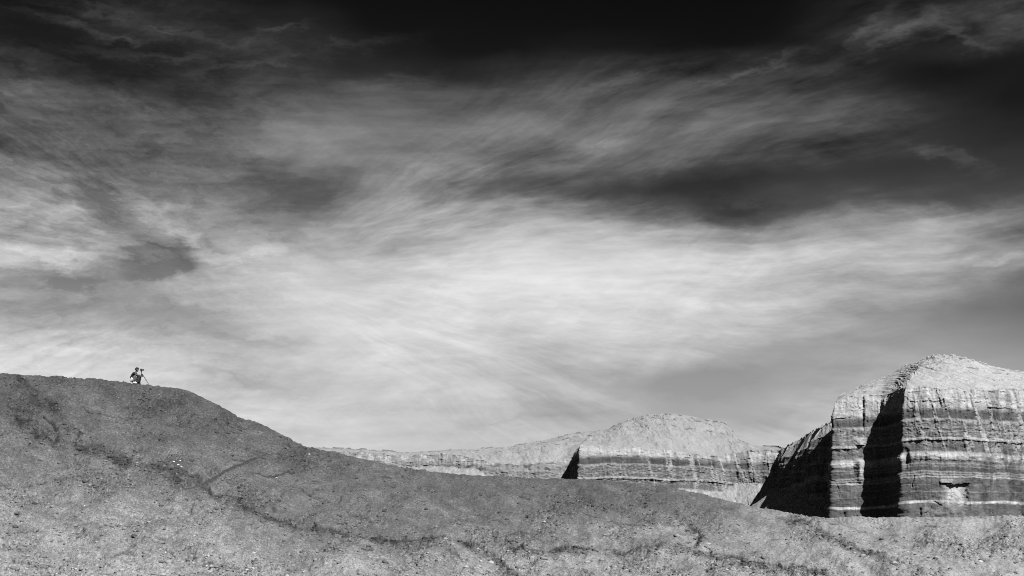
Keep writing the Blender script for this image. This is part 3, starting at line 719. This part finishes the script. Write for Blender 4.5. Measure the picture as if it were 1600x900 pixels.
rock('white_stone', WM[0], 251, 861, 6, 'larger pale stone low on the hillside near the bottom left')
rock('white_stone', WM[1], 258.5, 865, 4.5, 'smaller pale stone beside a larger one low on the hillside')
rock('white_stone', WM[2], 132, 790, 3.5, 'tiny white stone beside a dark hollow at the left')
for i, (a, b, w_, wh) in enumerate(((1069,806,9,'topmost dark clay clod'), (1074,824,12,'largest dark clay clod, second from the top,'), (1091,833,8,'middle dark clay clod'), (1085,842,8,'fourth dark clay clod from the top'), (1094,848,10,'lowest dark clay clod'))):
    rock('dark_clod', DM[i % 4], a, b, w_, wh+' in the string down the right slope', 'string of dark clods on the right slope', 'clod')
rock('dark_clod', DM[1], 27, 805, 13, 'broad dark clay clod at the left edge of the hillside', None, 'clod')
rock('dark_clod', DM[2], 1377, 842, 9, 'dark clay clod below the striped mesa on the pale ground', None, 'clod')
rock('dark_clod', DM[3], 362, 712, 9, 'dark clay clod above the footpath near its upper end', None, 'clod')
rock('dark_clod', DM[0], 210, 838, 14, 'low dark slab of clay in the pale ground at the lower left', None, 'clod')

# ------------------------------------------------------------------ the photographer on the crest
M_SKIN = mat_plain('skin', .06, .6, .06, 20); M_SHIRT = mat_plain('black_cloth', .005, .9, .2, 60); M_SHORTS = mat_plain('white_cloth', .42, .9, .06, 60)
M_HAIR = mat_plain('dark_hair', .004, .7, .2, 80); M_SHOE = mat_plain('white_shoe', .40, .7, .08, 60); M_BLACK = mat_plain('black_plastic', .005, .7, .15, 60)
M_METAL = mat_plain('dark_metal', .008, .6, .15, 60); M_GLASS = mat_plain('lens_glass', .01, .08, .1, 10, 0, .6); M_SOLE = mat_plain('rubber_sole', .03, .9, .1, 50)
M_EYE = mat_plain('eye', .012, .3, .1, 50); M_LIP = mat_plain('lip', .13, .6, .1, 50)

def finish(name, me, mat, parent):
    me.materials.clear(); me.materials.append(mat)
    o = bpy.data.objects.new(name, me); C.objects.link(o); o.parent = parent
    return o
def skin_part(name, verts, edges, mat, parent, sub=2):
    """verts: (x, y, z, radius); surface grown with Skin + Subdivision and baked to a mesh"""
    me = bpy.data.meshes.new(name); me.from_pydata([v[:3] for v in verts], edges, []); me.update()
    o = bpy.data.objects.new(name, me); C.objects.link(o)
    o.modifiers.new('skin', 'SKIN'); o.modifiers['skin'].branch_smoothing = .6
    sv = me.skin_vertices[0].data
    for i, v in enumerate(verts):
        r = v[3]; sv[i].radius = (r, r) if not isinstance(r, tuple) else r
    sv[0].use_root = True
    ss = o.modifiers.new('sub', 'SUBSURF'); ss.levels = sub; ss.render_levels = sub
    dg = bpy.context.evaluated_depsgraph_get(); dg.update()
    out = bpy.data.meshes.new_from_object(o.evaluated_get(dg))
    bpy.data.objects.remove(o); bpy.data.meshes.remove(me)
    out.name = name
    for p in out.polygons: p.use_smooth = True
    return finish(name, out, mat, parent)
def bm_part(name, bm, mat, parent, smooth=False):
    me = bpy.data.meshes.new(name); bm.to_mesh(me); bm.free()
    if smooth:
        for p in me.polygons: p.use_smooth = True
    return finish(name, me, mat, parent)
def bm_box(bm, c, s, rot=None, bev=.01):
    r = bmesh.ops.create_cube(bm, size=1); vs_ = r['verts']
    bmesh.ops.scale(bm, vec=s, verts=vs_)
    ed = list({e for v in vs_ for e in v.link_edges})
    g = bmesh.ops.bevel(bm, geom=ed, offset=bev, segments=2, affect='EDGES', profile=.6)
    vv = list({v for f in g['faces'] for v in f.verts} | {v for v in vs_ if v.is_valid})
    if rot: bmesh.ops.rotate(bm, cent=(0, 0, 0), matrix=rot, verts=vv)
    bmesh.ops.translate(bm, vec=c, verts=vv)
def bm_rod(bm, a, b, r0, r1, seg=10):
    a, b = Vector(a), Vector(b); d = b-a
    m = Matrix.Translation((a+b)/2) @ d.to_track_quat('Z', 'Y').to_matrix().to_4x4()
    bmesh.ops.create_cone(bm, cap_ends=True, segments=seg, radius1=r0, radius2=r1, depth=d.length, matrix=m)

PD = 66.1; PX0 = (211.2-CX)/F*PD; PZ0 = ground_z(PX0, PD)
person = bpy.data.objects.new('person', None); C.objects.link(person); person.location = (PX0, PD, PZ0)
tag(person, 'person in black shirt and white shorts squatting behind a tripod on the hill crest', 'person')
def gz(lx, ly): return ground_z(PX0+lx, PD+ly)-PZ0

def limb_hand(V, E, wrist_i, palm, dirv, side):
    """palm with five bent fingers of different lengths"""
    d = Vector(dirv).normalized(); up = Vector((0, 0, 1)); lat = d.cross(up).normalized()
    pi = len(V); V.append((*palm, (.030, .016))); E.append((wrist_i, pi))
    P0 = Vector(palm)
    for k, (o, ln) in enumerate(((-.028, .066), (-.009, .078), (.010, .084), (.028, .074))):
        a = P0 + d*.045 + up*o*-1; b = a + d*ln*.5 + lat*.012*side; c = b + d*ln*.32 + lat*.030*side
        i = len(V); V += [(*a, .0095), (*b, .0088), (*c, .0075)]; E += [(pi, i), (i, i+1), (i+1, i+2)]
    a = P0 + d*.005 + lat*.030*side + up*.020; b = a + d*.030 + lat*.018*side + up*.012; c = b + d*.026
    i = len(V); V += [(*a, .011), (*b, .010), (*c, .008)]; E += [(pi, i), (i, i+1), (i+1, i+2)]
V = [(-.17,0,.20,.125), (-.155,0,.34,.125), (-.09,0,.49,.135), (.0,0,.605,.075), (.04,0,.655,.052), (.085,0,.715,.070), (.105,0,.775,.092), (.110,0,.825,.078)]
E = [(0,1), (1,2), (2,3), (3,4), (4,5), (5,6), (6,7)]
V += [(.165,0,.702,.030), (.205,0,.765,.013)]; E += [(5,8), (6,9)]                      # chin, nose
for s_ in (-1, 1):
    i = len(V)
    sh = (-.045, .155*s_, .565); el = (.125, .205*s_, .485) if s_ < 0 else (.16, .19*s_, .46); wr = (.300, .085*s_, .445) if s_ < 0 else (.300, .075, .485)
    V += [(*sh, .060), (*el, .040), (*wr, .028)]; E += [(2, i), (i, i+1), (i+1, i+2)]
    d = Vector(wr)-Vector(el); pm = Vector(wr)+d.normalized()*.05
    limb_hand(V, E, i+2, tuple(pm), d, s_)
for s_ in (-1, 1):
    i = len(V)
    kn_ = (.085, -.175, .455) if s_ < 0 else (.13, .16, .43); an = (-.035, -.165, gz(-.035, -.165)+.115) if s_ < 0 else (.04, .15, gz(.04, .15)+.105)
    V += [(-.15, .105*s_, .19, .095), (kn_[0]*.4-.06, kn_[1]*.95, .34, .076), (*kn_, .056), ((kn_[0]+an[0])/2-.012, kn_[1], (kn_[2]+an[2])/2, .052), (*an, .036),
          (an[0]+.06, an[1]-.005, an[2]-.055, .036), (an[0]+.15, an[1]-.01, an[2]-.07, .028)]
    E += [(0, i), (i, i+1), (i+1, i+2), (i+2, i+3), (i+3, i+4), (i+4, i+5), (i+5, i+6)]
skin_part('body', V, E, M_SKIN, person)
skin_part('shirt', [(-.165,0,.25,.150), (-.150,0,.36,.155), (-.065,0,.49,.175), (.0,0,.605,.112), (-.05,-.15,.575,.092), (.03,-.19,.535,.074), (.075,-.20,.512,.066), (-.05,.15,.575,.092), (.03,.19,.53,.074), (.08,.20,.51,.066)],
          [(0,1), (1,2), (2,3), (2,4), (4,5), (5,6), (2,7), (7,8), (8,9)], M_SHIRT, person)
skin_part('shorts', [(-.175,0,.195,.145), (-.165,0,.275,.138), (-.165,-.115,.190,.118), (-.085,-.15,.285,.098), (-.055,-.155,.315,.092), (-.165,.115,.190,.118), (-.07,.15,.28,.098), (-.04,.155,.31,.092)],
          [(0,1), (0,2), (2,3), (3,4), (0,5), (5,6), (6,7)], M_SHORTS, person)
bm = bmesh.new(); bmesh.ops.create_uvsphere(bm, u_segments=24, v_segments=16, radius=1)
for v in bm.verts:                                                    # short hair: crown and nape, face left free
    c = v.co
    if c.x > .15 and c.z < .05 + .30*max(0, c.x-.15): c.x = .15 + (c.x-.15)*.05
    v.co = Vector((.100+.108*c.x*(1+.03*math.sin(9*c.y)), .098*c.y, .792+.104*max(c.z, -.62)))
bm_part('hair', bm, M_HAIR, person, True)
for s_ in (-1, 1):
    bm = bmesh.new(); bmesh.ops.create_uvsphere(bm, u_segments=10, v_segments=8, radius=.011, matrix=Matrix.Translation((.188, .030*s_, .775))); bm_part('eye', bm, M_EYE, person, True)
    bm = bmesh.new(); bmesh.ops.create_uvsphere(bm, u_segments=10, v_segments=8, radius=1, matrix=Matrix.Translation((.092, .086*s_, .765)) @ Matrix.Diagonal((.020, .010, .032, 1))); bm_part('ear', bm, M_SKIN, person, True)
bm = bmesh.new(); bmesh.ops.create_uvsphere(bm, u_segments=10, v_segments=8, radius=1, matrix=Matrix.Translation((.187, 0, .718)) @ Matrix.Diagonal((.010, .022, .006, 1))); bm_part('mouth', bm, M_LIP, person, True)
for s_ in (-1, 1):
    ax, ay = (-.035, -.168) if s_ < 0 else (.04, .152)
    g0 = gz(ax, ay); g1 = gz(ax+.17, ay)
    sh = skin_part('shoe', [(ax-.035, ay, g0+.055, .050), (ax+.02, ay, g0+.075, .055), (ax+.10, ay-.005, (g0+g1)/2+.052, .046), (ax+.185, ay-.01, g1+.040, .038)], [(0,1), (1,2), (2,3)], M_SHOE, person)
    bm = bmesh.new(); bm_box(bm, (ax+.075, ay, (g0+g1)/2+.014), (.27, .085, .022), Matrix.Rotation(-math.atan2(g1-g0, .17), 3, 'Y'), .008); so = bm_part('sole', bm, M_SOLE, sh)

# black bag standing between the knees and the tripod
bag = bpy.data.objects.new('bag', None); C.objects.link(bag); bx, by = .19, -.02; bag.location = (PX0+bx, PD+by, PZ0+gz(bx, by))
tag(bag, 'black camera bag standing upright between the squatting person and the tripod', 'bag')
bm = bmesh.new(); bm_box(bm, (-.01, 0, .205), (.19, .26, .40), Matrix.Rotation(.12, 3, 'Y'), .07); bm_part('bag_body', bm, M_SHIRT, bag, True)
bm = bmesh.new(); bm_box(bm, (.0, -.135, .15), (.15, .05, .22), None, .02); bm_part('pocket', bm, M_BLACK, bag, True)
bm = bmesh.new(); bm_rod(bm, (.03, -.05, .415), (.03, -.03, .465), .009, .009); bm_rod(bm, (.03, -.03, .465), (.03, .04, .465), .009, .009); bm_rod(bm, (.03, .04, .465), (.03, .06, .415), .009, .009); bm_part('handle', bm, M_BLACK, bag)

# tripod and camera
tripod = bpy.data.objects.new('tripod', None); C.objects.link(tripod); tx0, ty0 = .345, 0.0; tripod.location = (PX0+tx0, PD+ty0, PZ0+gz(tx0, ty0)); tz0 = gz(tx0, ty0)
tag(tripod, 'dark three-legged camera tripod planted on the hill crest', 'tripod')
APEX = Vector((0, 0, .53-tz0))
bm = bmesh.new(); bm_rod(bm, APEX+Vector((0, 0, -.10)), APEX+Vector((-.02, 0, .125)), .016, .016); bm_part('centre_column', bm, M_METAL, tripod)
bm = bmesh.new(); bm_rod(bm, APEX+Vector((0, 0, -.035)), APEX+Vector((0, 0, .02)), .040, .034, 12); bm_part('collar', bm, M_BLACK, tripod)
bm = bmesh.new(); bmesh.ops.create_uvsphere(bm, u_segments=14, v_segments=10, radius=.030, matrix=Matrix.Translation(APEX+Vector((-.02, 0, .125)))); bm_rod(bm, APEX+Vector((-.02, 0, .14)), APEX+Vector((-.015, 0, .170)), .022, .028, 12); bm_part('ball_head', bm, M_BLACK, tripod, True)
for (fx, fy) in ((.385, -.03), (-.21, .36), (-.20, -.34)):
    foot = Vector((fx, fy, gz(tx0+fx, ty0+fy)-tz0 - .01)); top = APEX + Vector((fx, fy, 0)).normalized()*.035
    midp = top.lerp(foot, .52)
    bm = bmesh.new(); bm_rod(bm, top, midp, .017, .016); lg = bm_part('leg', bm, M_BLACK, tripod)
    bm = bmesh.new(); bm_rod(bm, top.lerp(foot, .49), top.lerp(foot, .55), .020, .020, 12); bm_part('leg_lock', bm, M_BLACK, lg)
    bm = bmesh.new(); bm_rod(bm, midp, foot, .014, .012); bm_part('lower_leg', bm, M_METAL, lg)
    bm = bmesh.new(); bm_rod(bm, top.lerp(foot, .975), top.lerp(foot, 1.0), .015, .011); bm_part('rubber_foot', bm, M_SOLE, lg)
cam_thing = bpy.data.objects.new('camera_on_tripod', None); C.objects.link(cam_thing); cam_thing.location = tripod.location + APEX + Vector((-.015, 0, .172))
cam_thing.rotation_euler = (0, math.radians(-4), 0)
tag(cam_thing, 'black photo camera mounted on top of the tripod with its lens pointing right', 'camera')
bm = bmesh.new(); bm_box(bm, (-.02, 0, .048), (.062, .145, .095), None, .012); bm_box(bm, (.012, -.055, .045), (.03, .035, .085), None, .012); body = bm_part('camera_body', bm, M_BLACK, cam_thing)
bm = bmesh.new(); bm_box(bm, (-.02, 0, .106), (.058, .050, .030), None, .008); bm_part('viewfinder', bm, M_BLACK, cam_thing)
bm = bmesh.new(); bm_rod(bm, (.012, 0, .05), (.075, 0, .05), .038, .038, 18); bm_rod(bm, (.075, 0, .05), (.128, 0, .05), .035, .040, 18); ln = bm_part('lens', bm, M_BLACK, cam_thing)
bm = bmesh.new(); bm_rod(bm, (.1275, 0, .05), (.1295, 0, .05), .033, .033, 18); bm_part('front_glass', bm, M_GLASS, ln)
